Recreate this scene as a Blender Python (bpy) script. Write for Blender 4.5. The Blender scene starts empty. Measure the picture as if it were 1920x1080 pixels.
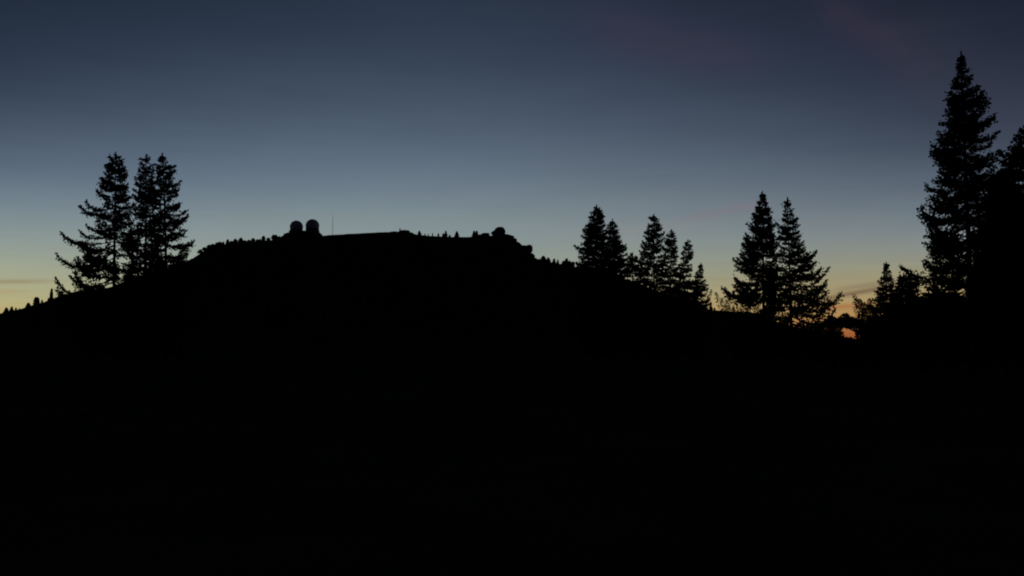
import bpy, bmesh, math, random
import numpy as np
from mathutils import Vector, noise

random.seed(7)
rng = np.random.default_rng(7)
scene = bpy.context.scene
col = scene.collection

# ------------------------------------------------------------------ camera
F = 1663.0                      # focal length in pixels of the 1920 px wide photograph
PITCH = math.atan(110.0 / F)    # horizon at y = 650
EYE = 1.7
cam_data = bpy.data.cameras.new('camera')
cam_data.sensor_width = 36.0
cam_data.lens = 36.0 * F / 1920.0
cam_data.clip_start = 0.1
cam_data.clip_end = 80000.0
cam = bpy.data.objects.new('camera', cam_data)
cam.location = (0, 0, EYE)
cam.rotation_euler = (math.radians(90) + PITCH, 0, 0)
col.objects.link(cam)
scene.camera = cam

CP, SP = math.cos(PITCH), math.sin(PITCH)

def ray(px, py):
    u, v = (px - 960.0) / F, (540.0 - py) / F
    return Vector((u, CP - v * SP, SP + v * CP))

def at(px, py, Y):
    """world point seen at pixel (px, py) of the photograph, Y metres ahead"""
    d = ray(px, py)
    return Vector((0, 0, EYE)) + d * (Y / d.y)

def azel(px, py):
    d = ray(px, py).normalized()
    return math.atan2(d.x, d.y), math.asin(d.z)

# ------------------------------------------------------------------ view
scene.view_settings.view_transform = 'Standard'
scene.view_settings.look = 'None'
scene.view_settings.exposure = 0.0
scene.view_settings.gamma = 1.0
scene.view_settings.use_curve_mapping = False
scene.cycles.filter_width = 2.0
scene.cycles.max_bounces = 4

# ------------------------------------------------------------------ world: clear sky after sunset
def lin(c):
    return tuple((x / 255 / 12.92) if x / 255 <= 0.04045 else ((x / 255 + 0.055) / 1.055) ** 2.4 for x in c)

FRONT = [(-2, (120, 70, 40)), (0.3, (170, 124, 74)), (1.2, (186, 160, 98)), (1.95, (188, 176, 118)), (2.55, (184, 175, 124)),
         (3.4, (170, 170, 138)), (4.8, (153, 163, 146)), (6.2, (145, 156, 151)), (7.9, (130, 146, 152)),
         (11.5, (96, 112, 129)), (15.0, (71, 85, 104)), (18.5, (53, 66, 84)), (21.0, (41, 52, 70)), (24, (35, 46, 61)), (30, (25, 33, 48)), (50, (14, 19, 30)), (90, (8, 11, 19))]
RIGHT = [(-2, (70, 30, 24)), (0.3, (150, 64, 32)), (0.9, (162, 88, 50)), (1.6, (186, 138, 78)), (2.4, (176, 148, 96)),
         (3.4, (166, 154, 110)), (4.5, (150, 150, 126)), (6.2, (133, 144, 142)),
         (7.9, (122, 133, 139)), (11.5, (91, 104, 118)), (15.0, (65, 76, 92)), (18.5, (49, 58, 75)), (21.8, (40, 48, 65)), (26, (33, 38, 52)), (30, (25, 31, 46)), (50, (14, 19, 30)), (90, (8, 11, 19))]
BACK = [(-2, (10, 11, 16)), (0.3, (17, 19, 28)), (4, (20, 21, 32)), (12, (17, 20, 32)), (30, (12, 16, 27)), (90, (8, 11, 19))]

def resample(stops, n=30):
    e = np.array([s[0] for s in stops], float); c = np.array([s[1] for s in stops], float)
    # denser near the horizon
    q = -2 + 92 * (np.linspace(0, 1, n) ** 2.2)
    out = []
    for v in q:
        # smoothed linear interpolation
        w = max(0.3, 0.1 * abs(v))
        vals = [[np.interp(v + k * w, e, c[:, i]) for i in range(3)] for k in (-1, -.5, 0, .5, 1)]
        out.append((v, tuple(np.mean(vals, axis=0))))
    return out

world = bpy.data.worlds.new('World')
scene.world = world
world.use_nodes = True
nt = world.node_tree
nt.nodes.clear()
N = nt.nodes.new
L = nt.links.new

def mth(op, a, b=None, c=None, clamp=False):
    n = N('ShaderNodeMath'); n.operation = op; n.use_clamp = clamp
    for i, v in enumerate((a, b, c)):
        if v is None: continue
        if isinstance(v, (int, float)): n.inputs[i].default_value = v
        else: L(v, n.inputs[i])
    return n.outputs[0]

tc = N('ShaderNodeTexCoord')
sep = N('ShaderNodeSeparateXYZ'); L(tc.outputs['Generated'], sep.inputs[0])
el = mth('ARCSINE', sep.outputs['Z'])
az = mth('ARCTAN2', sep.outputs['X'], sep.outputs['Y'])
eld = mth('MULTIPLY', el, 180 / math.pi)
# a slow noise bends the layers a little, so they are not ruled lines
def nz(scale_vec, scale, detail=3, rough=0.5, off=(0, 0, 0)):
    cmb = N('ShaderNodeCombineXYZ')
    L(mth('MULTIPLY_ADD', az, scale_vec[0], off[0]), cmb.inputs[0]); L(mth('MULTIPLY_ADD', el, scale_vec[1], off[1]), cmb.inputs[1])
    cmb.inputs[2].default_value = off[2]
    t = N('ShaderNodeTexNoise'); t.inputs['Scale'].default_value = scale
    t.inputs['Detail'].default_value = detail; t.inputs['Roughness'].default_value = rough
    L(cmb.outputs[0], t.inputs['Vector'])
    return t.outputs['Fac']
n_slow = nz((1.0, 5.0), 3.0, 3, 0.5)
n_streak = nz((1.2, 22.0), 5.0, 5, 0.6, (4.0, 2.0, 1.5))
AZ0 = math.radians(-3)           # where the sun went down
daz = mth('COSINE', mth('SUBTRACT', az, AZ0))
# the twilight arch: away from the sunset point the same colours lie lower
arch = mth('MULTIPLY', mth('MINIMUM', mth('SUBTRACT', 1.0, daz), 0.22), 3.5)
eld2 = mth('ADD', eld, mth('MULTIPLY', arch, mth('MAXIMUM', mth('SUBTRACT', eld, 4.5), 0.0)))
pos = mth('ADD', eld2, mth('MULTIPLY', mth('SUBTRACT', n_slow, 0.5), mth('MULTIPLY_ADD', eld, 0.09, 0.15)))

def ramp(stops, posn):
    p = mth('POWER', mth('DIVIDE', mth('ADD', posn, 2.0), 92.0, clamp=True), 1 / 2.2)
    r = N('ShaderNodeValToRGB'); r.color_ramp.interpolation = 'B_SPLINE'
    rs = resample(stops)
    cr = r.color_ramp
    n = len(rs)
    for i, (v, c) in enumerate(rs):
        x = (i) / (n - 1)
        if i == 0: e = cr.elements[0]; e.position = x
        elif i == n - 1: e = cr.elements[len(cr.elements) - 1]; e.position = x
        else: e = cr.elements.new(x)
        e.color = lin(c) + (1.0,)
    L(p, r.inputs[0])
    return r.outputs[0]

front = ramp(FRONT, pos)
back = ramp(BACK, pos)
tm = N('ShaderNodeMapRange'); tm.interpolation_type = 'SMOOTHSTEP'
tm.inputs[1].default_value = -0.7; tm.inputs[2].default_value = 0.8; L(daz, tm.inputs[0])
t = tm.outputs[0]

def mix(fac, a, b):
    m = N('ShaderNodeMix'); m.data_type = 'RGBA'
    if isinstance(fac, (int, float)): m.inputs[0].default_value = fac
    else: L(fac, m.inputs[0])
    for i, v in ((6, a), (7, b)):
        if isinstance(v, tuple): m.inputs[i].default_value = v + (1.0,)
        else: L(v, m.inputs[i])
    return m.outputs[2]

tr = N('ShaderNodeMapRange'); tr.interpolation_type = 'SMOOTHSTEP'
tr.inputs[1].default_value = math.radians(-12); tr.inputs[2].default_value = math.radians(24); L(az, tr.inputs[0])
front = mix(tr.outputs[0], front, ramp(RIGHT, pos))
sky = mix(t, back, front)

def streak(sky, p0, p1, sig_px, colr, amount, break_up=0.5, soft=1.0):
    """one thin cloud between two points of the sky, given by the pixels they show at"""
    a0, e0 = azel(*p0); a1, e1 = azel(*p1)
    am, em = (a0 + a1) / 2, (e0 + e1) / 2
    slope = (e1 - e0) / (a1 - a0); half = abs(a1 - a0) / 2
    da = mth('SUBTRACT', az, am)
    wig = mth('MULTIPLY', mth('SUBTRACT', n_slow, 0.5), sig_px * 1.6 / F)
    de = mth('ADD', mth('SUBTRACT', mth('SUBTRACT', el, em), mth('MULTIPLY', da, slope)), wig)
    g1 = mth('EXPONENT', mth('MULTIPLY', mth('POWER', mth('ABSOLUTE', mth('DIVIDE', de, sig_px / F)), 2.0), -0.5))
    g2 = mth('EXPONENT', mth('MULTIPLY', mth('POWER', mth('ABSOLUTE', mth('DIVIDE', da, half * soft)), 4.0), -0.7))
    br = mth('ADD', mth('MULTIPLY', n_streak, 2 * break_up), 1 - break_up)
    f = mth('MULTIPLY', mth('MULTIPLY', mth('MULTIPLY', g1, g2), br), amount, clamp=True)
    return mix(f, sky, lin(colr))

# a faint veil everywhere low in the west, then the separate wisps
veil = mth('MULTIPLY', mth('SUBTRACT', n_streak, 0.45, clamp=True), 0.8)
veil = mth('MULTIPLY', veil, mth('EXPONENT', mth('MULTIPLY', mth('POWER', mth('ABSOLUTE', mth('DIVIDE', eld, 5.0)), 2.0), -0.5)))
sky = mix(mth('MULTIPLY', veil, t), sky, lin((120, 92, 74)))
sky = streak(sky, (1540, 560), (1680, 535), 3.4, (112, 88, 70), 0.75)
sky = streak(sky, (1560, 545), (1690, 524), 3.0, (128, 112, 92), 0.45)
sky = streak(sky, (1530, 578), (1640, 570), 3.5, (168, 104, 60), 0.6)
sky = streak(sky, (-140, 529), (95, 527), 2.6, (146, 132, 100), 0.75)
sky = streak(sky, (-100, 549), (40, 547), 3.0, (170, 152, 112), 0.45)
sky = streak(sky, (1120, 55), (1400, 112), 28, (63, 55, 74), 0.36)
sky = streak(sky, (1540, 10), (1720, 110), 26, (60, 50, 68), 0.36)
sky = streak(sky, (1700, 120), (2050, 300), 60, (60, 57, 68), 0.25)
sky = streak(sky, (1290, 408), (1430, 382), 6, (130, 116, 127), 0.38)
sky = streak(sky, (1060, 445), (1300, 425), 8, (142, 136, 138), 0.25)
n_fine = nz((1.0, 2.6), 14.0, 4, 0.6, (1.0, 7.0, 4.0))
gain = mth('MULTIPLY_ADD', mth('ADD', n_fine, n_streak), 0.10, 0.90)       # thin uneven air
vm = N('ShaderNodeVectorMath'); vm.operation = 'SCALE'; L(sky, vm.inputs[0]); L(gain, vm.inputs['Scale']); sky = vm.outputs[0]
bg = N('ShaderNodeBackground'); L(sky, bg.inputs['Color']); bg.inputs['Strength'].default_value = 1.0
out = N('ShaderNodeOutputWorld'); L(bg.outputs[0], out.inputs[0])

# the last glow of the sun that has gone under: very weak, wide and grazing
sun_data = bpy.data.lights.new('sun', 'SUN')
sun_data.energy = 0.006
sun_data.angle = math.radians(20)
sun_data.color = (1.0, 0.72, 0.5)
sun = bpy.data.objects.new('sun', sun_data)
sun.rotation_euler = Vector((math.sin(AZ0), math.cos(AZ0), math.tan(math.radians(2)))).to_track_quat('Z', 'Y').to_euler()
col.objects.link(sun)

# ------------------------------------------------------------------ materials
def material(name, c1, c2, scale=4.0, rough=0.9, bump=0.3, detail=6, spec=0.0):
    m = bpy.data.materials.new(name); m.use_nodes = True
    t_ = m.node_tree; b = t_.nodes['Principled BSDF']
    b.inputs['Roughness'].default_value = rough
    b.inputs['Specular IOR Level'].default_value = spec
    geo = t_.nodes.new('ShaderNodeTexCoord')
    n = t_.nodes.new('ShaderNodeTexNoise'); n.inputs['Scale'].default_value = scale; n.inputs['Detail'].default_value = detail
    t_.links.new(geo.outputs['Object'], n.inputs['Vector'])
    r = t_.nodes.new('ShaderNodeValToRGB')
    r.color_ramp.elements[0].position = 0.3; r.color_ramp.elements[0].color = c1 + (1,)
    r.color_ramp.elements[1].position = 0.7; r.color_ramp.elements[1].color = c2 + (1,)
    t_.links.new(n.outputs['Fac'], r.inputs[0]); t_.links.new(r.outputs[0], b.inputs['Base Color'])
    if bump:
        bp = t_.nodes.new('ShaderNodeBump'); bp.inputs['Strength'].default_value = bump; bp.inputs['Distance'].default_value = 0.1
        t_.links.new(n.outputs['Fac'], bp.inputs['Height']); t_.links.new(bp.outputs[0], b.inputs['Normal'])
    return m

M_needle = material('spruce_needles', (0.018, 0.034, 0.018), (0.036, 0.062, 0.028), 0.8, 0.8, 0)
M_leaf = material('shrub_leaves', (0.024, 0.04, 0.016), (0.05, 0.08, 0.03), 1.2, 0.75, 0)
M_bark = material('spruce_bark', (0.030, 0.022, 0.016), (0.07, 0.055, 0.042), 9, 0.95, 0.6)
M_grass = material('meadow_grass', (0.026, 0.036, 0.018), (0.05, 0.058, 0.03), 0.35, 0.95, 0.5)
M_hill = material('hill_heath', (0.024, 0.032, 0.018), (0.048, 0.05, 0.032), 0.03, 0.95, 0.5)
M_rock = material('gneiss_rock', (0.05, 0.048, 0.045), (0.11, 0.105, 0.10), 0.7, 0.9, 0.7)
M_dome = material('radome_skin', (0.58, 0.60, 0.62), (0.68, 0.69, 0.70), 0.3, 0.55, 0.05, spec=0.3)
M_conc = material('concrete', (0.10, 0.10, 0.10), (0.17, 0.165, 0.16), 0.6, 0.9, 0.2)
M_metal = material('galvanised_steel', (0.14, 0.14, 0.15), (0.2, 0.2, 0.21), 3, 0.5, 0)
M_glass = material('dark_glass', (0.01, 0.011, 0.012), (0.015, 0.016, 0.018), 1, 0.12, 0)

# ------------------------------------------------------------------ helpers
def tag(o, label=None, cat=None, group=None, kind=None):
    if label: o['label'] = label
    if cat: o['category'] = cat
    if group: o['group'] = group
    if kind: o['kind'] = kind
    return o

def link(name, me, m=None, parent=None, loc=None):
    o = bpy.data.objects.new(name, me); col.objects.link(o)
    if m and me and not me.materials: me.materials.append(m)
    if parent: o.parent = parent
    if loc is not None: o.location = loc
    return o

def empty(name, loc):
    o = bpy.data.objects.new(name, None); o.empty_display_size = 0.5
    o.location = loc; col.objects.link(o)
    return o

def mesh_np(name, verts, faces, smooth=False):
    me = bpy.data.meshes.new(name)
    me.from_pydata([tuple(v) for v in verts], [], faces)
    if smooth: me.polygons.foreach_set('use_smooth', [True] * len(me.polygons))
    me.update()
    return me

def tri_mesh(name, tris):
    """tris: (n,3,3) array -> mesh of loose triangles, built fast"""
    n = len(tris)
    me = bpy.data.meshes.new(name)
    me.vertices.add(3 * n); me.vertices.foreach_set('co', tris.reshape(-1).astype(np.float32))
    me.loops.add(3 * n); me.loops.foreach_set('vertex_index', np.arange(3 * n, dtype=np.int32))
    me.polygons.add(n); me.polygons.foreach_set('loop_start', np.arange(0, 3 * n, 3, dtype=np.int32))
    me.polygons.foreach_set('loop_total', np.full(n, 3, np.int32))
    me.update(calc_edges=True); me.validate()
    return me

def box(bm, x0, x1, y0, y1, z0, z1):
    vs = [bm.verts.new((x, y, z)) for z in (z0, z1) for x, y in ((x0, y0), (x1, y0), (x1, y1), (x0, y1))]
    for f in ((3, 2, 1, 0), (4, 5, 6, 7), (0, 1, 5, 4), (1, 2, 6, 5), (2, 3, 7, 6), (3, 0, 4, 7)):
        bm.faces.new([vs[i] for i in f])

def tube(bm, pts, rads, n=8, cap=True):
    rings = []
    for i, (p, r) in enumerate(zip(pts, rads)):
        p = Vector(p)
        d = (Vector(pts[min(i + 1, len(pts) - 1)]) - Vector(pts[max(i - 1, 0)])).normalized()
        a = d.orthogonal().normalized() if abs(d.z) < 0.9 else Vector((1, 0, 0)).cross(d).normalized()
        b = d.cross(a)
        rings.append([bm.verts.new(p + r * (math.cos(2 * math.pi * k / n) * a + math.sin(2 * math.pi * k / n) * b)) for k in range(n)])
    for r0, r1 in zip(rings, rings[1:]):
        for k in range(n):
            bm.faces.new((r0[k], r0[(k + 1) % n], r1[(k + 1) % n], r1[k]))
    if cap:
        bm.faces.new(rings[0][::-1]); bm.faces.new(rings[-1])

def bm_obj(name, bm, m, parent=None, loc=None, smooth=False):
    me = bpy.data.meshes.new(name); bm.to_mesh(me); bm.free()
    if smooth: me.polygons.foreach_set('use_smooth', [True] * len(me.polygons))
    return link(name, me, m, parent, loc)

# ------------------------------------------------------------------ ground
SKY_PX = [(-700, 640), (-300, 622), (0, 592), (20, 585), (50, 582), (65, 573), (75, 569), (100, 566), (115, 558), (125, 551), (150, 545),
          (204, 540), (259, 517), (333, 497), (367, 482), (380, 471), (410, 459), (470, 454), (530, 448), (540, 443), (603, 442.5),
          (612, 441), (640, 439.5), (690, 436.5), (740, 434.5), (770, 435), (776, 439), (800, 442), (850, 444.5), (900, 444),
          (925, 441), (950, 443), (972, 458), (988, 473), (1005, 484), (1015, 489), (1040, 493), (1070, 498), (1090, 503),
          (1120, 510), (1180, 525), (1240, 548), (1290, 565), (1330, 581), (1400, 586), (1450, 602), (1500, 618), (1550, 631),
          (1620, 637), (1750, 641), (1920, 643), (2500, 648), (3600, 649)]
YR = 1000.0
_rp = [at(px, py, YR) for px, py in SKY_PX]
RX = np.array([p.x for p in _rp]); RZ = np.array([p.z for p in _rp])

def crest(x):
    return np.interp(x, RX, RZ)

def hill_z(x, y):
    """height of the hill; its skyline, seen from the camera, is the crest line at y = 1000"""
    xr = x * YR / y if y < YR else x        # keep the profile along each line of sight in front
    c = float(crest(0.75 * xr + 0.25 * x)) if y < YR * 0.97 else float(crest(xr))
    if y <= YR:
        t_ = max(0.0, (y - 170) / (YR - 170))
        s = t_ ** 1.25 * (0.88 + 0.12 * t_)
        z = c * s - 1.2 * (1 - t_)
        z += noise.noise(Vector((x * 0.012, y * 0.012, 3))) * 5 * t_ * (1 - t_) * 2
    else:
        t_ = (y - YR) / 900
        z = c * (1 - t_ ** 1.1 * 1.05) if t_ < 1 else -1.5
        z = c - (c + 3) * min(1, t_) ** 1.2
    return z

def build_hill():
    xs = np.concatenate([np.arange(-1500, -620, 40), np.arange(-620, 620, 7.0), np.arange(620, 2000, 40)])
    ys = np.concatenate([np.arange(150, 940, 22.0), np.arange(940, 1040, 7.0), np.arange(1040, 1960, 60.0)])
    if YR not in ys: ys = np.sort(np.append(ys[np.abs(ys - YR) > 2], YR))
    V = []
    for y in ys:
        for x in xs:
            jit = 0.5 * noise.noise(Vector((x * 0.06, y * 0.06, 7))) if y < YR - 6 else 0.35 * noise.noise(Vector((x * 0.09, 4, 7))) + 0.3 * noise.noise(Vector((x * 0.31, 9, 2)))
            V.append((x, y, hill_z(x, y) + jit))
    nx = len(xs); Fc = []
    for j in range(len(ys) - 1):
        for i in range(nx - 1):
            a = j * nx + i
            Fc.append((a, a + 1, a + nx + 1, a + nx))
    me = mesh_np('hill', V, Fc, True)
    tag(link('hill', me, M_hill), kind='structure', label='broad dark wooded hill filling the middle distance')
build_hill()

def ground_z(x, y):
    d = math.hypot(x, y)
    k = min(1, d / 12) * max(0, 1 - d / 600)
    return 0.35 * k * (noise.noise(Vector((x * 0.05, y * 0.05, 0))) + 0.4 * noise.noise(Vector((x * 0.3, y * 0.3, 5))))

def build_ground():
    radii = [0] + [1.5 * 1.13 ** i for i in range(82)]
    radii = [r for r in radii if r < 30000] + [30000]
    n = 120; V = [(0, 0, 0)]; Fc = []
    for r in radii[1:]:
        for k in range(n):
            a = 2 * math.pi * k / n
            x, y = r * math.cos(a), r * math.sin(a)
            V.append((x, y, ground_z(x, y)))
    for k in range(n): Fc.append((0, 1 + k, 1 + (k + 1) % n))
    for j in range(len(radii) - 2):
        b = 1 + j * n
        for k in range(n):
            Fc.append((b + k, b + n + k, b + n + (k + 1) % n, b + (k + 1) % n))
    tag(link('ground', mesh_np('ground', V, Fc, True), M_grass), kind='structure', label='dark mountain meadow in the foreground')
build_ground()

# ------------------------------------------------------------------ conifers
def needles(base, dirs, length, width):
    """two crossed slim triangles for every tuft"""
    n = len(base)
    r = rng.normal(size=(n, 3))
    side = np.cross(dirs, r); side /= np.linalg.norm(side, axis=1)[:, None] + 1e-9
    side2 = np.cross(dirs, side)
    tip = base + dirs * length[:, None]
    mid = base + dirs * (length * 0.35)[:, None]
    w = width[:, None]
    a = np.stack([base - dirs * 0.02, mid + side * w, tip], 1)
    b = np.stack([base - dirs * 0.02, tip, mid - side * w], 1)
    c = np.stack([mid + side2 * w, tip - dirs * 0.2 * length[:, None], mid - side2 * w], 1)
    return np.concatenate([a, b, c])

def spruce_geometry(H, profile, lean=(0, 0), seed=1, z_low=1.2, step=0.4, per=5, dens=1.0, tuft=0.24, sweep=1.0, bare=0.3, gap=0.12, top_up=0.3, wobble=0.3, fat=1.0, vary=0.5):
    """crown triangles and trunk bmesh. profile: list of (z, reach to -x, reach to +x)"""
    R = np.random.default_rng(seed)
    pz = np.array([p[0] for p in profile][::-1]); pl = np.array([p[1] for p in profile][::-1]); pr = np.array([p[2] for p in profile][::-1])
    ph0 = R.uniform(0, 6.28, 4)
    def axis(z):
        f = z / H
        return np.array([lean[0] * f ** 1.4 + wobble * 0.12 * math.sin(f * 5 + ph0[0]) * f, lean[1] * f + wobble * 0.12 * math.sin(f * 4 + ph0[1]) * f, z])
    tris = []; bm = bmesh.new()
    zs = [H * k / 14 for k in range(15)]
    r0 = 0.009 * H + 0.05
    tube(bm, [Vector(axis(z)) + Vector((0, 0, -0.4 if k == 0 else 0)) for k, z in enumerate(zs)],
         [r0 * (1.35 if k == 0 else 1) * (1 - 0.93 * (z / H) ** 0.9) + 0.012 for k, z in enumerate(zs)], 9)
    limb_segs = []
    z = z_low
    phi = R.uniform(0, 6.28)
    P = []; D = []; Ln = []
    while z < H - 0.15:
        f = z / H
        nb = per if f < 0.85 else max(3, per - 1)
        for k in range(nb):
            phi += 2 * math.pi / nb + R.uniform(-0.45, 0.45)
            zz = z + R.uniform(-0.5, 0.5) * step
            if zz > H - 0.016 * H - 0.05 or zz < 0.4: continue
            if f < 0.8 and R.random() < gap * 0.7: continue
            c = math.cos(phi)
            rl, rr = np.interp(zz, pz, pl), np.interp(zz, pz, pr)
            reach = rl + (rr - rl) * (c + 1) / 2
            nv = noise.noise(Vector((c * 1.2 + seed * 3.7, math.sin(phi) * 1.2, zz * 0.75)))
            if f < 0.82 and nv < -0.37 and gap > 0.04: continue
            vig = 0.9 + vary * nv
            Lb = max(0.1, reach * vig * R.uniform(0.84, 1.08) - 0.12 * min(1, H / 12))
            if R.random() < 0.12: Lb *= R.uniform(0.45, 0.8)
            # shape: near the top reaching up, lower down sagging with a raised tip
            up = top_up * max(0, (f - 0.62) / 0.38)
            sag = sweep * (0.46 * max(0, 1 - f) ** 0.6 + 0.06) * R.uniform(0.7, 1.2)
            m = max(3, int(Lb / 0.12 * dens))
            s = np.linspace(0, 1, m)
            h = Lb * (1 - 0.10 * s ** 3) * s
            dz = Lb * (up * s - sag * s + (sag * 1.25) * s ** 3.2)
            dirx, diry = math.cos(phi), math.sin(phi)
            bend = R.uniform(-0.14, 0.14) * Lb * s ** 2
            A = axis(zz)
            pts = np.stack([A[0] + dirx * h - diry * bend, A[1] + diry * h + dirx * bend, zz + dz], 1)
            tang = np.gradient(pts, axis=0); tang /= np.linalg.norm(tang, axis=1)[:, None] + 1e-9
            limb_segs.append((pts[::max(1, m // 5)], 0.012 + 0.011 * Lb))
            start = bare * min(1, Lb / 1.5) * (1 - f) ** 0.5
            for i in range(m):
                if s[i] < start: continue
                # tufts on the bough itself
                P.append(pts[i]); d = tang[i] + R.normal(size=3) * 0.35; D.append(d / np.linalg.norm(d)); Ln.append(tuft * R.uniform(0.8, 1.3))
                # side twigs
                tl = (min(0.34, 0.12 + 0.25 * Lb) + 0.36 * Lb * (1 - s[i]) ** 0.7 * min(1, (s[i] - start) * 4 + 0.25)) * R.uniform(0.55, 1.1)
                tl = min(tl, 1.15)
                for sd in (-1, 1):
                    if R.random() < 0.12: continue
                    side = np.array([-tang[i][1], tang[i][0], 0.0]) * sd
                    td = tang[i] * 0.75 + side * R.uniform(0.6, 1.0) + np.array([0, 0, R.uniform(-0.75, 0.65) * (1 - 0.5 * f) + 0.1])
                    td /= np.linalg.norm(td)
                    q = max(2, int(tl / (tuft * 0.62)))
                    for j in range(q):
                        u = (j + R.random()) / q
                        pp = pts[i] + td * tl * u + np.array([0, 0, -0.14 * tl * u * u]) + R.normal(size=3) * 0.05
                        d = td + R.normal(size=3) * 0.5
                        P.append(pp); D.append(d / np.linalg.norm(d)); Ln.append(tuft * R.uniform(0.7, 1.25))
        z += step * 0.8 * (0.5 + 0.75 * (1 - f)) * R.uniform(0.8, 1.2)
    # leader
    for k in range(26):
        zz = H - 1.1 * k / 26 * min(1, H / 12)
        a = axis(zz); d = np.array([R.normal() * 0.45, R.normal() * 0.45, 1.0])
        P.append(a); D.append(d / np.linalg.norm(d)); Ln.append(tuft * (0.8 + 0.7 * k / 26))
    P = np.array(P); D = np.array(D); Ln = np.array(Ln)
    T = needles(P, D, Ln, Ln * R.uniform(0.3, 0.5, len(Ln)) * fat)
    # thin three-sided limbs
    LT = []
    for pts, r in limb_segs:
        n = len(pts)
        if n < 2: continue
        ring = []
        for i in range(n):
            rr_ = r * (1 - 0.8 * i / max(1, n - 1))
            ring.append([pts[i] + rr_ * np.array([0, 0, 1.0]), pts[i] + rr_ * np.array([0.8, 0.3, -0.5]), pts[i] + rr_ * np.array([-0.8, -0.3, -0.5])])
        for i in range(n - 1):
            for k in range(3):
                a, b, c_, d_ = ring[i][k], ring[i][(k + 1) % 3], ring[i + 1][(k + 1) % 3], ring[i + 1][k]
                LT.append([a, b, c_]); LT.append([a, c_, d_])
    return T, np.array(LT), bm

def spruce(label, px_base, px_top, py_top, D, prof, seed, group=None, category='tree', name='spruce_tree', **kw):
    """prof in photograph pixels: (y, reach left of the trunk, reach right of the trunk)"""
    top = at(px_top, py_top, D); base = at(px_base, 640, D)
    gz = ground_z(base.x, D)
    sc = D / F
    H = top.z - gz
    P = []
    for y, l, r in prof:
        P.append((at(px_top, y, D).z - gz, l * sc, r * sc))
    root = empty(name, (base.x, D, gz))
    T, LT, bm = spruce_geometry(H, P, lean=(top.x - base.x, 0), seed=seed, **kw)
    tag(root, label, category, group)
    bm_obj('trunk', bm, M_bark, root, smooth=True)
    cr = link('crown', tri_mesh('crown', T), M_needle, root)
    b = link('boughs', tri_mesh('boughs', LT), M_bark, cr)
    return root

# left group of three
spruce('tall open spruce with long upswept boughs, leftmost of the three on the left slope', 212, 217, 286, 100,
       [(286, 3, 3), (300, 15, 15), (318, 25, 24), (345, 32, 34), (372, 36, 36), (395, 58, 40), (425, 76, 46), (462, 98, 52), (500, 108, 58), (540, 120, 62), (600, 100, 60), (678, 60, 40)],
       11, 'spruces standing together on the left', step=0.72, per=5, gap=0.25, bare=0.34, sweep=1.1)
spruce('tall narrow spruce in the middle of the left group of three', 272, 274, 290, 102,
       [(290, 3, 3), (305, 10, 10), (330, 17, 20), (370, 24, 26), (410, 34, 32), (450, 40, 36), (500, 44, 40), (560, 50, 50), (678, 40, 40)],
       12, 'spruces standing together on the left', step=0.6, per=5, gap=0.16, bare=0.3, sweep=0.9)
spruce('tall spruce with uneven right side, rightmost of the three on the left slope', 313, 305, 288, 99,
       [(288, 3, 3), (302, 8, 9), (322, 14, 24), (360, 22, 32), (392, 30, 40), (425, 36, 46), (452, 38, 62), (480, 38, 62), (520, 40, 55), (600, 40, 60), (678, 36, 40)],
       13, 'spruces standing together on the left', step=0.66, per=5, gap=0.2, bare=0.3, sweep=1.0)

# centre right clumps
spruce('dense pointed spruce just right of the rocky end of the hill', 1121, 1119, 384, 130,
       [(384, 2, 2), (402, 10, 10), (425, 20, 19), (445, 29, 24), (465, 36, 30), (482, 42, 33), (500, 40, 36), (530, 48, 44), (600, 50, 50), (672, 36, 36)],
       21, 'spruces in the centre right clumps', step=0.5, per=6, gap=0.05, bare=0.15, sweep=0.45, dens=1.1)
spruce('shorter dense spruce leaning against the pointed one beside the hill', 1151, 1148, 411, 128,
       [(411, 2, 2), (428, 9, 10), (448, 16, 19), (475, 24, 29), (500, 30, 34), (530, 34, 40), (600, 38, 46), (672, 30, 36)],
       22, 'spruces in the centre right clumps', step=0.5, per=6, gap=0.06, bare=0.15, sweep=0.5, dens=1.1)
spruce('spruce with ragged tuft at its top, tallest of the loose centre clump', 1226, 1226, 402, 128,
       [(402, 3, 3), (418, 13, 12), (436, 19, 19), (455, 28, 24), (480, 34, 26), (510, 37, 28), (540, 52, 30), (600, 44, 30), (672, 30, 30)],
       23, 'spruces in the centre right clumps', step=0.62, per=5, gap=0.16, bare=0.28, sweep=0.75)
spruce('slim spruce close on the right of the ragged topped one', 1256, 1259, 431, 132,
       [(431, 2, 2), (445, 10, 10), (465, 17, 14), (490, 21, 16), (530, 30, 22), (560, 34, 30), (672, 30, 30)],
       24, 'spruces in the centre right clumps', step=0.6, per=5, gap=0.15, bare=0.25, sweep=0.7)
spruce('thin club shaped spruce with bare gap at its left side', 1270, 1290, 450, 131,
       [(450, 3, 3), (462, 8, 9), (480, 10, 15), (495, 11, 14), (512, 16, 15), (530, 26, 26), (555, 34, 34), (672, 32, 30)],
       25, 'spruces in the centre right clumps', step=0.55, per=5, gap=0.12, bare=0.2, sweep=0.3)
spruce('small leaning spruce at the right foot of the centre clump', 1298, 1314, 494, 127,
       [(494, 2, 2), (505, 5, 6), (520, 12, 8), (534, 22, 14), (546, 30, 26), (562, 36, 30), (585, 38, 24), (600, 38, 22), (672, 24, 20)],
       26, 'spruces in the centre right clumps', step=0.55, per=5, gap=0.14, bare=0.3, sweep=1.0)
spruce('squat young spruce filling the gap between the two centre clumps', 1186, 1186, 474, 124,
       [(474, 4, 4), (490, 14, 14), (515, 24, 22), (540, 30, 30), (600, 30, 30), (672, 26, 26)],
       27, 'spruces in the centre right clumps', step=0.6, per=5, gap=0.2, bare=0.3, sweep=0.6)

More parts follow.
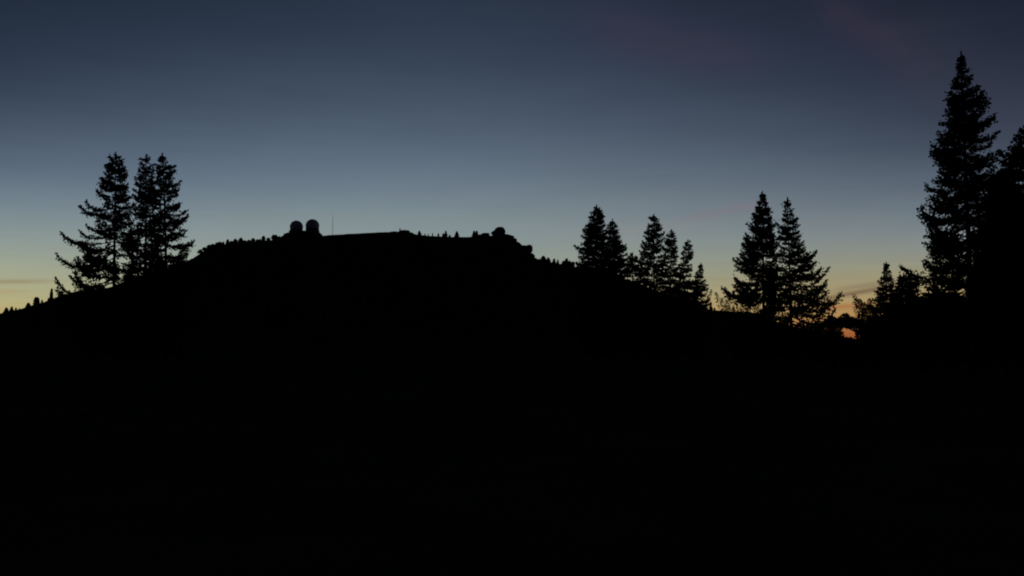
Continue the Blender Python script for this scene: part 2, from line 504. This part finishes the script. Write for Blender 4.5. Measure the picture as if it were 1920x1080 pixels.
# pair
spruce('tall spruce with full pointed crown, left one of the broad pair', 1432, 1430, 360, 100,
       [(360, 2, 2), (375, 9, 8), (392, 17, 14), (415, 28, 20), (440, 38, 26), (468, 54, 32), (495, 60, 36), (520, 64, 38), (548, 84, 42), (600, 84, 50), (678, 50, 40)],
       31, 'broad spruce pair right of centre', step=0.55, per=6, gap=0.09, bare=0.22, sweep=0.85)
spruce('tall spruce with thin spire and wide skirt, right one of the broad pair', 1484, 1477, 371, 98,
       [(371, 2, 2), (388, 8, 8), (404, 11, 13), (425, 18, 23), (445, 26, 34), (468, 32, 46), (485, 36, 60), (515, 42, 74), (540, 44, 76), (566, 50, 96), (600, 50, 78), (640, 40, 60), (678, 36, 40)],
       32, 'broad spruce pair right of centre', step=0.62, per=5, gap=0.16, bare=0.3, sweep=1.0)

# right edge
spruce('tallest spruce in view, dense spire towering near the right edge', 1822, 1803, 98, 60,
       [(98, 3, 3), (118, 7, 9), (150, 17, 19), (172, 28, 24), (184, 30, 32), (205, 33, 44), (218, 35, 60), (250, 46, 64), (285, 54, 72), (316, 72, 64), (346, 82, 60), (380, 86, 60), (405, 94, 60), (424, 106, 64), (460, 108, 66), (490, 106, 70), (540, 104, 80), (600, 100, 84), (697, 70, 70)],
       41, step=0.46, per=6, gap=0.08, bare=0.3, sweep=0.85, tuft=0.18, vary=0.62, dens=1.3)
spruce('tall dark spruce cut by the right edge of the view', 1934, 1922, 236, 55,
       [(236, 4, 4), (252, 12, 12), (285, 34, 30), (300, 46, 40), (350, 66, 60), (450, 88, 90), (600, 110, 110), (700, 80, 80)],
       42, step=0.5, per=6, gap=0.08, bare=0.15, sweep=0.7, tuft=0.2, dens=1.3)
spruce('dense shorter spruce filling the corner before the tallest one', 1882, 1880, 318, 50,
       [(318, 4, 4), (345, 20, 22), (380, 34, 38), (420, 42, 46), (450, 50, 56), (520, 60, 66), (600, 90, 80), (700, 80, 80)],
       43, step=0.34, per=8, gap=0.0, bare=0.0, sweep=0.35, tuft=0.17, dens=1.5)
spruce('small pointed young spruce left of the tallest one', 1664, 1662, 492, 80,
       [(492, 2, 2), (506, 6, 6), (522, 11, 10), (535, 20, 12), (552, 20, 22), (575, 30, 26), (620, 40, 34), (684, 34, 30)],
       44, step=0.34, per=6, gap=0.06, bare=0.1, sweep=0.4, tuft=0.16, dens=1.3)
spruce('low blunt young spruce between the small pointed one and the tallest one', 1706, 1694, 514, 76,
       [(516, 7, 10), (526, 13, 24), (540, 17, 28), (560, 26, 32), (580, 34, 40), (620, 40, 50), (684, 40, 40)],
       45, step=0.34, per=7, gap=0.04, bare=0.05, sweep=0.5, tuft=0.17, dens=1.4, top_up=0.2)
spruce('bushy low spruce under the lower boughs of the tallest one', 1772, 1765, 549, 64,
       [(549, 10, 10), (560, 40, 44), (585, 60, 60), (640, 70, 70), (694, 60, 60)],
       46, step=0.28, per=9, gap=0.0, bare=0.0, sweep=0.3, tuft=0.2, dens=1.5, top_up=0.1)

# ------------------------------------------------------------------ shrubs (broad-leaved / dwarf pine)
def shrub(label, px, py_top, D, w_px, z_clear_px, seed, nblob=9, group=None, tilt=0.0, tips=(), one_stem=None, dense=260):
    sc = D / F
    base = at(px, 640, D); gz = ground_z(base.x, D)
    root = empty('shrub', (base.x, D, gz)); tag(root, label, 'shrub', group)
    top = at(px, py_top, D).z - gz
    low = max(0.05, at(px, z_clear_px, D).z - gz)
    R = np.random.default_rng(seed)
    bm = bmesh.new(); P = []; Dd = []
    stems = []
    for k in range(nblob):
        u = (k + 0.5) / nblob * 2 - 1
        x = u * w_px * sc * 0.9 + R.normal() * 0.08
        y = R.normal() * w_px * sc * 0.35
        h = low + (top - low) * (1 - 0.6 * u * u) * R.uniform(0.6, 1.0) + tilt * u * (top - low)
        stems.append((x, y, h))
    for (xp, yp) in tips:
        q = at(xp, yp, D); stems.append((q.x - base.x, R.normal() * 0.2, q.z - gz))
    for x, y, h in stems:
        pts = [Vector((x * 0.15, y * 0.15, -0.15)), Vector((x * 0.4, y * 0.5, low * 0.7)), Vector((x * 0.8, y * 0.8, h * 0.75)), Vector((x, y, h))]
        if one_stem is not None:
            tx = (one_stem - px) * sc
            pts = [Vector((tx, 0, -0.15)), Vector((tx, 0, low * 0.8)), Vector((tx * 0.4 + x * 0.6, y * 0.6, low + 0.15)), Vector((x, y, h))]
        tube(bm, pts, [0.05, 0.04, 0.022, 0.008], 5)
        n = dense
        tt = R.uniform(0, 1, n)
        zz = low + (h - low) * tt ** 0.8
        f = np.clip(zz / h, 0, 1) if one_stem is None else np.ones(n)
        rad = 0.10 + 0.42 * np.sin(np.pi * np.clip(tt, 0.05, 0.97)) ** 0.8
        a = R.uniform(0, 6.28, n); rr = rad * np.sqrt(R.uniform(0, 1, n))
        P.append(np.stack([x * f + rr * np.cos(a), y * f + rr * np.sin(a), zz], 1))
        d = R.normal(size=(n, 3)) + np.array([0, 0, 0.8]); Dd.append(d / np.linalg.norm(d, axis=1)[:, None])
    P = np.concatenate(P); Dd = np.concatenate(Dd)
    ln = R.uniform(0.10, 0.2, len(P))
    bm_obj('stems', bm, M_bark, root)
    link('foliage', tri_mesh('foliage', needles(P, Dd, ln, ln * 0.36)), M_leaf, root)
    return root

shrub('ragged shrub with a branch reaching left toward the orange sky', 1640, 572, 78, 34, 676, 51, 22, tips=((1600, 554), (1608, 562), (1618, 566), (1628, 572), (1634, 559), (1622, 580), (1612, 590)), dense=420)
shrub('low shrub in front of the orange glow, with a strip of sky under its branches', 1588, 593, 72, 34, 615, 52, 22, tips=((1560, 594), (1585, 589)), one_stem=1620, dense=330)
shrub('round shrub at the left foot of the tallest spruce', 1735, 545, 66, 40, 690, 53, 20, dense=420)
shrub('low ragged shrub between the spruce pair and the orange gap', 1560, 604, 84, 20, 676, 55, 16, tips=((1548, 598), (1556, 598), (1570, 603), (1574, 612), (1578, 622)), dense=520)
shrub('knee high shrub on the near side of the orange gap', 1596, 629, 70, 22, 690, 56, 12, dense=420)
shrub('ragged bush with long tips at the right foot of the loose centre clump', 1302, 548, 126, 26, 672, 57, 20, tips=((1334, 543), (1328, 553), (1318, 560), (1304, 530), (1282, 536), (1276, 548)), dense=420)
shrub('ragged bush at the left foot of the broad spruce pair', 1386, 558, 103, 30, 676, 58, 20, tips=((1343, 549), (1352, 558), (1362, 562), (1366, 546), (1410, 556), (1425, 566)), dense=420)
shrub('low dark shrub under the right skirt of the spruce pair', 1540, 610, 92, 30, 678, 54, 16, dense=300)

# ------------------------------------------------------------------ little conifers along the skyline of the hill
protos = []
for s in range(6):
    H = 5.0
    kw = dict(step=0.36, per=7, gap=0.03, bare=0.0, sweep=0.3, tuft=0.5, dens=0.5, z_low=0.3, fat=1.3)
    wide = (1.5, 1.1, 2.0, 1.3, 2.4, 1.5)[s]
    pr = [(5.0, 0.08, 0.08), (4.0, 0.42 * wide, 0.42 * wide), (2.5, 0.85 * wide, 0.8 * wide), (0.5, 1.25 * wide, 1.2 * wide), (0, 1.1 * wide, 1.1 * wide)]
    if s == 4: pr = [(5.0, 0.5, 0.5), (4.4, 1.5, 1.3), (3, 2.2, 2.1), (0.5, 2.3, 2.4), (0, 2.2, 2.2)]
    T, LT, bm = spruce_geometry(H, pr, seed=60 + s, **kw)
    me = tri_mesh('small_crown', T); me.materials.append(M_needle)
    tm = bpy.data.meshes.new('small_trunk'); bm.to_mesh(tm); bm.free(); tm.materials.append(M_bark)
    protos.append((me, tm))

def small_tree(px, py_top, label, group, kind=0, dist=None, wf=1.0, minh=3.0, name='young_spruce'):
    Y = dist or (YR - 2 - random.uniform(0, 6))
    p = at(px, py_top, Y)
    gz = hill_z(p.x, Y) - 0.4
    h = max(minh, p.z - gz)
    gz = p.z - h
    root = empty(name, (p.x, Y, gz))
    me, tm = protos[kind]
    for nm, m in (('crown', me), ('trunk', tm)):
        o = link(nm, m, None, root)
        o.scale = (h / 5 * wf, h / 5 * wf, h / 5); o.rotation_euler = (0, 0, random.uniform(0, 6.28))
    tag(root, label, 'tree', group)
    return root

GL = 'young trees on the lower left skyline'
small_tree(12, 577, 'small spruce at the very left end of the hill skyline', GL, 2)
small_tree(22, 575, 'slim spruce beside the leftmost one on the hill skyline', GL, 0)
small_tree(30, 577, 'second slim spruce right of the leftmost one on the skyline', GL, 1)
small_tree(53, 568, 'single pointed spruce on the low left skyline', GL, 2)
small_tree(69, 558, 'rounded dense young tree on the low left skyline', GL, 4, wf=0.8)
small_tree(79, 562, 'tiny tree touching the rounded one on the left skyline', GL, 1)
small_tree(91, 559, 'small tree between the rounded one and the thin leaning one', GL, 1)
small_tree(97, 542, 'thin tall young tree rising above the low left skyline', GL, 1, wf=0.55)
small_tree(110, 553, 'small tree just before the open boughs of the leftmost tall spruce', GL, 0)
GS = 'young trees along the left shoulder of the hill'
for px, py, k, lb in ((376, 468, 2, 'lowest small spruce of the shoulder row, beside the tall rightmost left spruce'),
                      (384, 464, 4, 'rounded tree second from the bottom of the shoulder row'),
                      (392, 459, 2, 'pointed spruce third from the bottom of the shoulder row'),
                      (399, 458, 4, 'rounded tree fourth from the bottom, where the shoulder starts to flatten'),
                      (406, 455, 0, 'slim spruce where the hill shoulder flattens'),
                      (412, 454, 4, 'rounded tree just right of the slim spruce where the shoulder flattens'),
                      (419, 453, 1, 'narrow tree immediately left of the upright spruce in the shoulder row'),
                      (434, 452, 4, 'rounded tree between the upright and the broad crowned spruces of the shoulder row'),
                      (459, 451, 4, 'rounded tree immediately right of the tallest spruce in the shoulder row'),
                      (467, 450, 4, 'rounded tree touching the wide bushy one from the left'),
                      (483, 449, 4, 'low rounded tree touching the wide bushy one from the right'),
                      (488, 448, 0, 'slim spruce directly left of the tall bushy tree in the shoulder row'),
                      (503, 446, 4, 'low rounded tree right of the tall bushy one in the shoulder row'),
                      (524, 443, 2, 'pointed spruce between the wide rounded tree and the radome bank')):
    small_tree(px, py, lb, GS, k, wf=random.uniform(1.3, 1.9))
small_tree(427, 449, 'upright small spruce left of the centre of the hill shoulder row', GS, 1, wf=1.3)
small_tree(441, 448, 'small spruce with a broad crown midway in the hill shoulder row', GS, 2, wf=1.3)
small_tree(452, 446, 'tallest small spruce midway in the row on the left hill shoulder', GS, 2, wf=1.3)
small_tree(475, 447, 'wide bushy tree in the row on the left hill shoulder', GS, 4)
small_tree(494, 443, 'tall bushy tree in the shoulder row, second from the radomes', GS, 4, wf=0.8)
small_tree(516, 441, 'wide rounded tree closest on the left to the radome bank', GS, 4, wf=1.5)
small_tree(535, 438, 'small tree right against the left side of the radome building', GS, 4, wf=0.9)
GP = 'young trees scattered on the flat hilltop'
small_tree(750, 428, 'tiny thin tree on the flat ledge of the hilltop', GP, 1, wf=0.7)
small_tree(786.5, 433, 'dark stubby tree just right of the hilltop ledge', GP, 2)
small_tree(797, 438, 'faint low tree right of the stubby one on the hilltop', GP, 1)
small_tree(803, 438, 'second faint low tree on the hilltop, before the thin one', GP, 1, wf=0.7)
small_tree(811, 437, 'third faint tree on the hilltop, thin and upright', GP, 1, wf=0.7)
small_tree(822, 438, 'short round tree in the middle of the flat hilltop', GP, 4, wf=0.6)
small_tree(831, 438, 'low bushy tree at the foot of the slender hilltop spruce', GP, 4, wf=0.8)
small_tree(836, 433, 'slender spruce among low bushes on the flat hilltop', GP, 0, wf=0.8)
small_tree(843, 440, 'low tree right of the slender hilltop spruce', GP, 2)
small_tree(856.5, 434, 'single pointed spruce on the hilltop left of the rocks', GP, 2, wf=0.9)
small_tree(889, 433, 'tree at the left foot of the summit rocks, left of its twin', GP, 0)
small_tree(894, 433, 'tree at the left foot of the summit rocks, right of its twin', GP, 2, wf=0.8)
GR = 'young trees stepping down the right side of the hill'
for px, py, k, w_, lb in ((1011, 485, 2, 1, 'low tree right below the overhanging rock'), (1019, 480, 2, 1, 'first pointed spruce below the overhanging rock'),
                         (1028, 483, 2, 0.9, 'second pointed spruce down from the overhanging rock'), (1039, 485, 1, 1, 'third spruce down from the overhanging rock, slim'),
                         (1046, 487, 1, 0.8, 'thin faint tree midway down the right side of the hill'), (1057, 489, 2, 1, 'first tree of the close group left of the dense pointed spruce'),
                         (1062.5, 485, 0, 0.9, 'tallest of the close group left of the dense pointed spruce'), (1068, 489, 1, 1, 'slim tree right of the tallest in the close group'),
                         (1074, 491, 4, 0.7, 'last rounded tree before the dense pointed spruce')):
    small_tree(px, py, lb, GR, k, wf=w_ * 1.35)
small_tree(1333, 573, 'tiny tree in the yellow gap, left one of two', 'tiny trees in the yellow gap', 2)
small_tree(1340, 577, 'tiny tree in the yellow gap, right one of two', 'tiny trees in the yellow gap', 4, wf=0.7)

# ------------------------------------------------------------------ wood on the slopes: one mass
def hill_wood():
    R = np.random.default_rng(5)
    tris = []
    spots = []
    while len(spots) < 5200:
        y = 190 + 806 * math.sqrt(R.random()); x = R.uniform(-1.0, 1.25) * (0.62 * y + 60)
        c = noise.noise(Vector((x * 0.006, y * 0.006, 11)))
        if c < -0.12 and y > 420: continue
        spots.append((x, y))
    for i in range(340):         # a fringe along the shoulder just under the crest
        px = R.uniform(-40, 535) if i < 240 else R.uniform(1010, 1500)
        y = YR - R.uniform(4, 30); spots.append((at(px, 500, y).x, y))
    for x, y in spots:
        z = hill_z(x, y) - 0.3
        cz = float(crest(x * YR / y)) * y / YR          # line of sight over the crest
        room = cz - z
        h = min(R.uniform(5, 15), max(2.0, room * 1.0 - 0.6))
        if room < 1.5: h = R.uniform(1.2, 2.4)
        r = h * R.uniform(0.17, 0.26)
        for (b, tp, rr) in ((0.05, 0.55, 1.0), (0.35, 0.8, 0.72), (0.62, 1.0, 0.42)):
            n = 6
            a0 = R.uniform(0, 6.28)
            ring = [np.array([x + r * rr * R.uniform(0.75, 1.2) * math.cos(a0 + 6.283 * k / n), y + r * rr * R.uniform(0.75, 1.2) * math.sin(a0 + 6.283 * k / n), z + h * (b + R.uniform(-0.03, 0.03))]) for k in range(n)]
            tip = np.array([x, y, z + h * tp])
            for k in range(n): tris.append([ring[k], ring[(k + 1) % n], tip])
    o = link('wood', tri_mesh('wood', np.array(tris)), M_needle)
    tag(o, 'dark conifer wood covering the slopes of the hill', kind='stuff')
hill_wood()

# ------------------------------------------------------------------ radomes, building, mast
def radome(px, py_c, r_px, py_foot, label):
    Y = 992.0
    c = at(px, py_c, Y); r = r_px * Y / F
    foot = at(px, py_foot, Y).z
    gz = foot
    root = empty('radome', (c.x, Y, gz)); tag(root, label, 'radome', 'pair of radomes on the hilltop')
    # dome: a ball cut off at its foot, in flat panels with seams
    bm = bmesh.new(); bmesh.ops.create_icosphere(bm, subdivisions=3, radius=r)
    cut = -0.42 * r
    bmesh.ops.bisect_plane(bm, geom=bm.verts[:] + bm.edges[:] + bm.faces[:], plane_co=(0, 0, cut), plane_no=(0, 0, -1), clear_outer=True)
    for v in bm.verts: v.co.z += c.z - gz
    dome = bm_obj('dome', bm, M_dome, root)
    bm = bmesh.new(); bmesh.ops.create_icosphere(bm, subdivisions=2, radius=r + 0.02)
    edges = [(e.verts[0].co.copy(), e.verts[1].co.copy()) for e in bm.edges]; bm.free()
    bm = bmesh.new()
    for a, b in edges:
        if min(a.z, b.z) < cut: continue
        pts = [(a.lerp(b, t_)).normalized() * (r + 0.015) + Vector((0, 0, c.z - gz)) for t_ in (0, .5, 1)]
        tube(bm, pts, [0.05] * 3, 4)
    bm_obj('seam', bm, M_conc, dome)
    bm = bmesh.new()
    h = c.z - gz + cut
    tube(bm, [(0, 0, -1.5), (0, 0, h - 0.25)], [r * 1.0, r * 0.97], 40)
    drum = bm_obj('drum', bm, M_conc, root)
    bm = bmesh.new()
    tube(bm, [(0, 0, h - 0.25), (0, 0, h + 0.12)], [r * 0.975, r * 0.975], 40)
    bm_obj('ring_beam', bm, M_metal, root)
    return root
radome(555.8, 425.6, 12.3, 436.5, 'white ball shaped radome, left and slightly lower one of the pair')
radome(585.8, 423.6, 12.8, 436.5, 'white ball shaped radome, right and slightly higher one of the pair')

def summit_building():
    Y = 984.0
    a = at(543, 433, Y); b = at(598, 433, Y)
    g = at(570, 444, Y).z - 3.0
    cx = (a.x + b.x) / 2; w = (b.x - a.x) / 2; h = a.z - g
    root = empty('summit_building', (cx, Y, g)); tag(root, 'low flat block building at the foot of the two radomes', 'building')
    bm = bmesh.new(); box(bm, -w, w, -3, 3.0, 0, h - 0.4); wl = bm_obj('wall', bm, M_conc, root)
    bm = bmesh.new(); box(bm, -w - 0.25, w + 0.25, -3.25, 3.25, h - 0.4 + 0.003, h); bm_obj('roof', bm, M_metal, root)
    for k in range(8):
        x = -w + 2.6 + k * (2 * w - 5.2) / 7
        if k == 4:
            bm = bmesh.new(); box(bm, x - 0.6, x + 0.6, -3.08, -3.003, 3.0, 5.2); bm_obj('door', bm, M_metal, root); continue
        bm = bmesh.new()
        box(bm, x - 0.7, x + 0.7, -3.07, -3.003, 3.9, 4.0); box(bm, x - 0.7, x + 0.7, -3.07, -3.003, 5.0, 5.1)
        box(bm, x - 0.7, x - 0.6, -3.07, -3.003, 4.0, 5.0); box(bm, x + 0.6, x + 0.7, -3.07, -3.003, 4.0, 5.0)
        fr = bm_obj('window', bm, M_metal, root)
        bm = bmesh.new(); box(bm, x - 0.6, x + 0.6, -3.03, -3.005, 4.0, 5.0); bm_obj('pane', bm, M_glass, fr)
summit_building()

def bank():
    """earth bank on which the radome building stands"""
    Y = 986.0
    pts = [(522, 449), (533, 441), (541.5, 435.5), (560, 435), (585, 435), (599, 435.5), (604, 441.5), (612, 446)]
    V = []; Fc = []
    rows = ((Y - 16, 5.5), (Y - 6, 0.9), (Y + 3, 0.0), (Y + 11, 0.6), (Y + 22, 6))
    P = [at(px, py, Y) for px, py in pts]
    for (yy, dz) in rows:
        for p in P: V.append((p.x, yy, p.z - dz - 0.2 * noise.noise(Vector((p.x * 0.3, yy * 0.3, 0)))))
    n = len(P)
    for j in range(len(rows) - 1):
        for i in range(n - 1):
            a = j * n + i; Fc.append((a, a + 1, a + n + 1, a + n))
    tag(link('embankment', mesh_np('embankment', V, Fc, True), M_hill), kind='structure', label='earth bank under the radomes')
bank()

def mast():
    Y = 996.0
    b = at(623.5, 441.5, Y); t_ = at(623.5, 397, Y)
    H = t_.z - b.z
    root = empty('radio_mast', (b.x, Y, b.z - 0.5)); tag(root, 'thin tall lattice mast right of the two radomes', 'mast')
    Hl = H * 0.78
    corners = [Vector((0.34 * math.cos(a), 0.34 * math.sin(a), 0)) for a in (0.5, 0.5 + 2.094, 0.5 + 4.189)]
    for c in corners:
        bm = bmesh.new(); tube(bm, [c, c * 0.6 + Vector((0, 0, Hl))], [0.07, 0.06], 5); bm_obj('leg', bm, M_metal, root)
    bm = bmesh.new(); n = 26
    for k in range(n):
        z0, z1 = Hl * k / n, Hl * (k + 1) / n
        for i in range(3):
            p = corners[i] * (1 - 0.4 * k / n) + Vector((0, 0, z0)); q = corners[(i + 1) % 3] * (1 - 0.4 * (k + 1) / n) + Vector((0, 0, z1))
            tube(bm, [p, q], [0.03, 0.03], 4)
    bm_obj('bracing', bm, M_metal, root)
    bm = bmesh.new(); tube(bm, [(0, 0, Hl - 1), (0, 0, H + 0.5)], [0.09, 0.04], 6); bm_obj('antenna', bm, M_metal, root)
mast()

# ------------------------------------------------------------------ rocks
def boulder_mesh(sx, sy, sz, seed, cuts=16):
    R = random.Random(seed)
    bm = bmesh.new(); bmesh.ops.create_cube(bm, size=2.0)
    bmesh.ops.subdivide_edges(bm, edges=bm.edges[:], cuts=13, use_grid_fill=True)
    for v in bm.verts:
        q = v.co.copy(); v.co = q.lerp(q.normalized() * 1.15, 0.45)
    for _ in range(cuts):
        n = Vector((R.gauss(0, 1), R.gauss(0, 1), R.gauss(0, 0.9))).normalized(); d = R.uniform(0.8, 1.08)
        for v in bm.verts:
            k = v.co.dot(n)
            if k > d: v.co -= n * (k - d) * 0.94
    for v in bm.verts:
        v.co += v.co.normalized() * (0.11 * noise.noise(v.co * 2.2 + Vector((seed, 0, 0))) + 0.045 * noise.noise(v.co * 6))
    mx = [max(abs(v.co[i]) for v in bm.verts) for i in range(3)]
    for v in bm.verts: v.co = Vector((v.co.x / mx[0] * sx, v.co.y / mx[1] * sy, v.co.z / mx[2] * sz))
    return bm

def outcrop(label, blocks, seed, Y=994.0, group='rocks on the hilltop'):
    """blocks: (px centre, py centre, half width px, half height px)"""
    cx = sum(b[0] for b in blocks) / len(blocks)
    low = max(b[1] + b[3] for b in blocks)
    o = at(cx, low, Y)
    root = empty('rock_outcrop', o); tag(root, label, 'rock', group)
    for i, (px, py, hw, hh) in enumerate(blocks):
        dy = random.uniform(-3, 3)
        c = at(px, py, Y + dy) - o
        k = Y / F
        bm_obj('boulder', boulder_mesh(hw * k, max(hw, hh) * k * 0.9, hh * k, seed * 10 + i), M_rock, root, (c.x, c.y, c.z))
    return root

outcrop('big blocky rock crowning the summit, with stepped left side', [(937, 433.5, 9, 8.3), (927, 437, 6.5, 4.5), (942.5, 434.5, 5.5, 7.5), (936, 443, 15, 6), (931, 433.5, 5, 5)], 1)
outcrop('low rock hump left of the big summit rock', [(910, 441, 8.5, 4.5), (903, 443, 8, 4), (914, 440, 4, 4.2)], 2)
outcrop('sloping rocks stepping down right of the summit rock', [(951, 444, 8, 5.5), (958, 447, 6.5, 6), (964, 453, 6, 7), (971, 459, 7, 5.5), (977, 463, 5, 5), (959, 456, 10, 7)], 3)
outcrop('square overhanging rock at the right end of the summit', [(986, 467, 11, 8.5), (992.5, 467.5, 6.5, 9), (981, 464, 6, 4), (995, 481, 8.5, 7), (982, 477, 13, 8)], 4)
outcrop('flat rock ledge on the hilltop between the mast and the summit rock', [(757, 436, 11, 4.6), (740, 437, 10, 3.2), (764, 436, 5.5, 4.4), (771, 439, 5, 3.6)], 5)
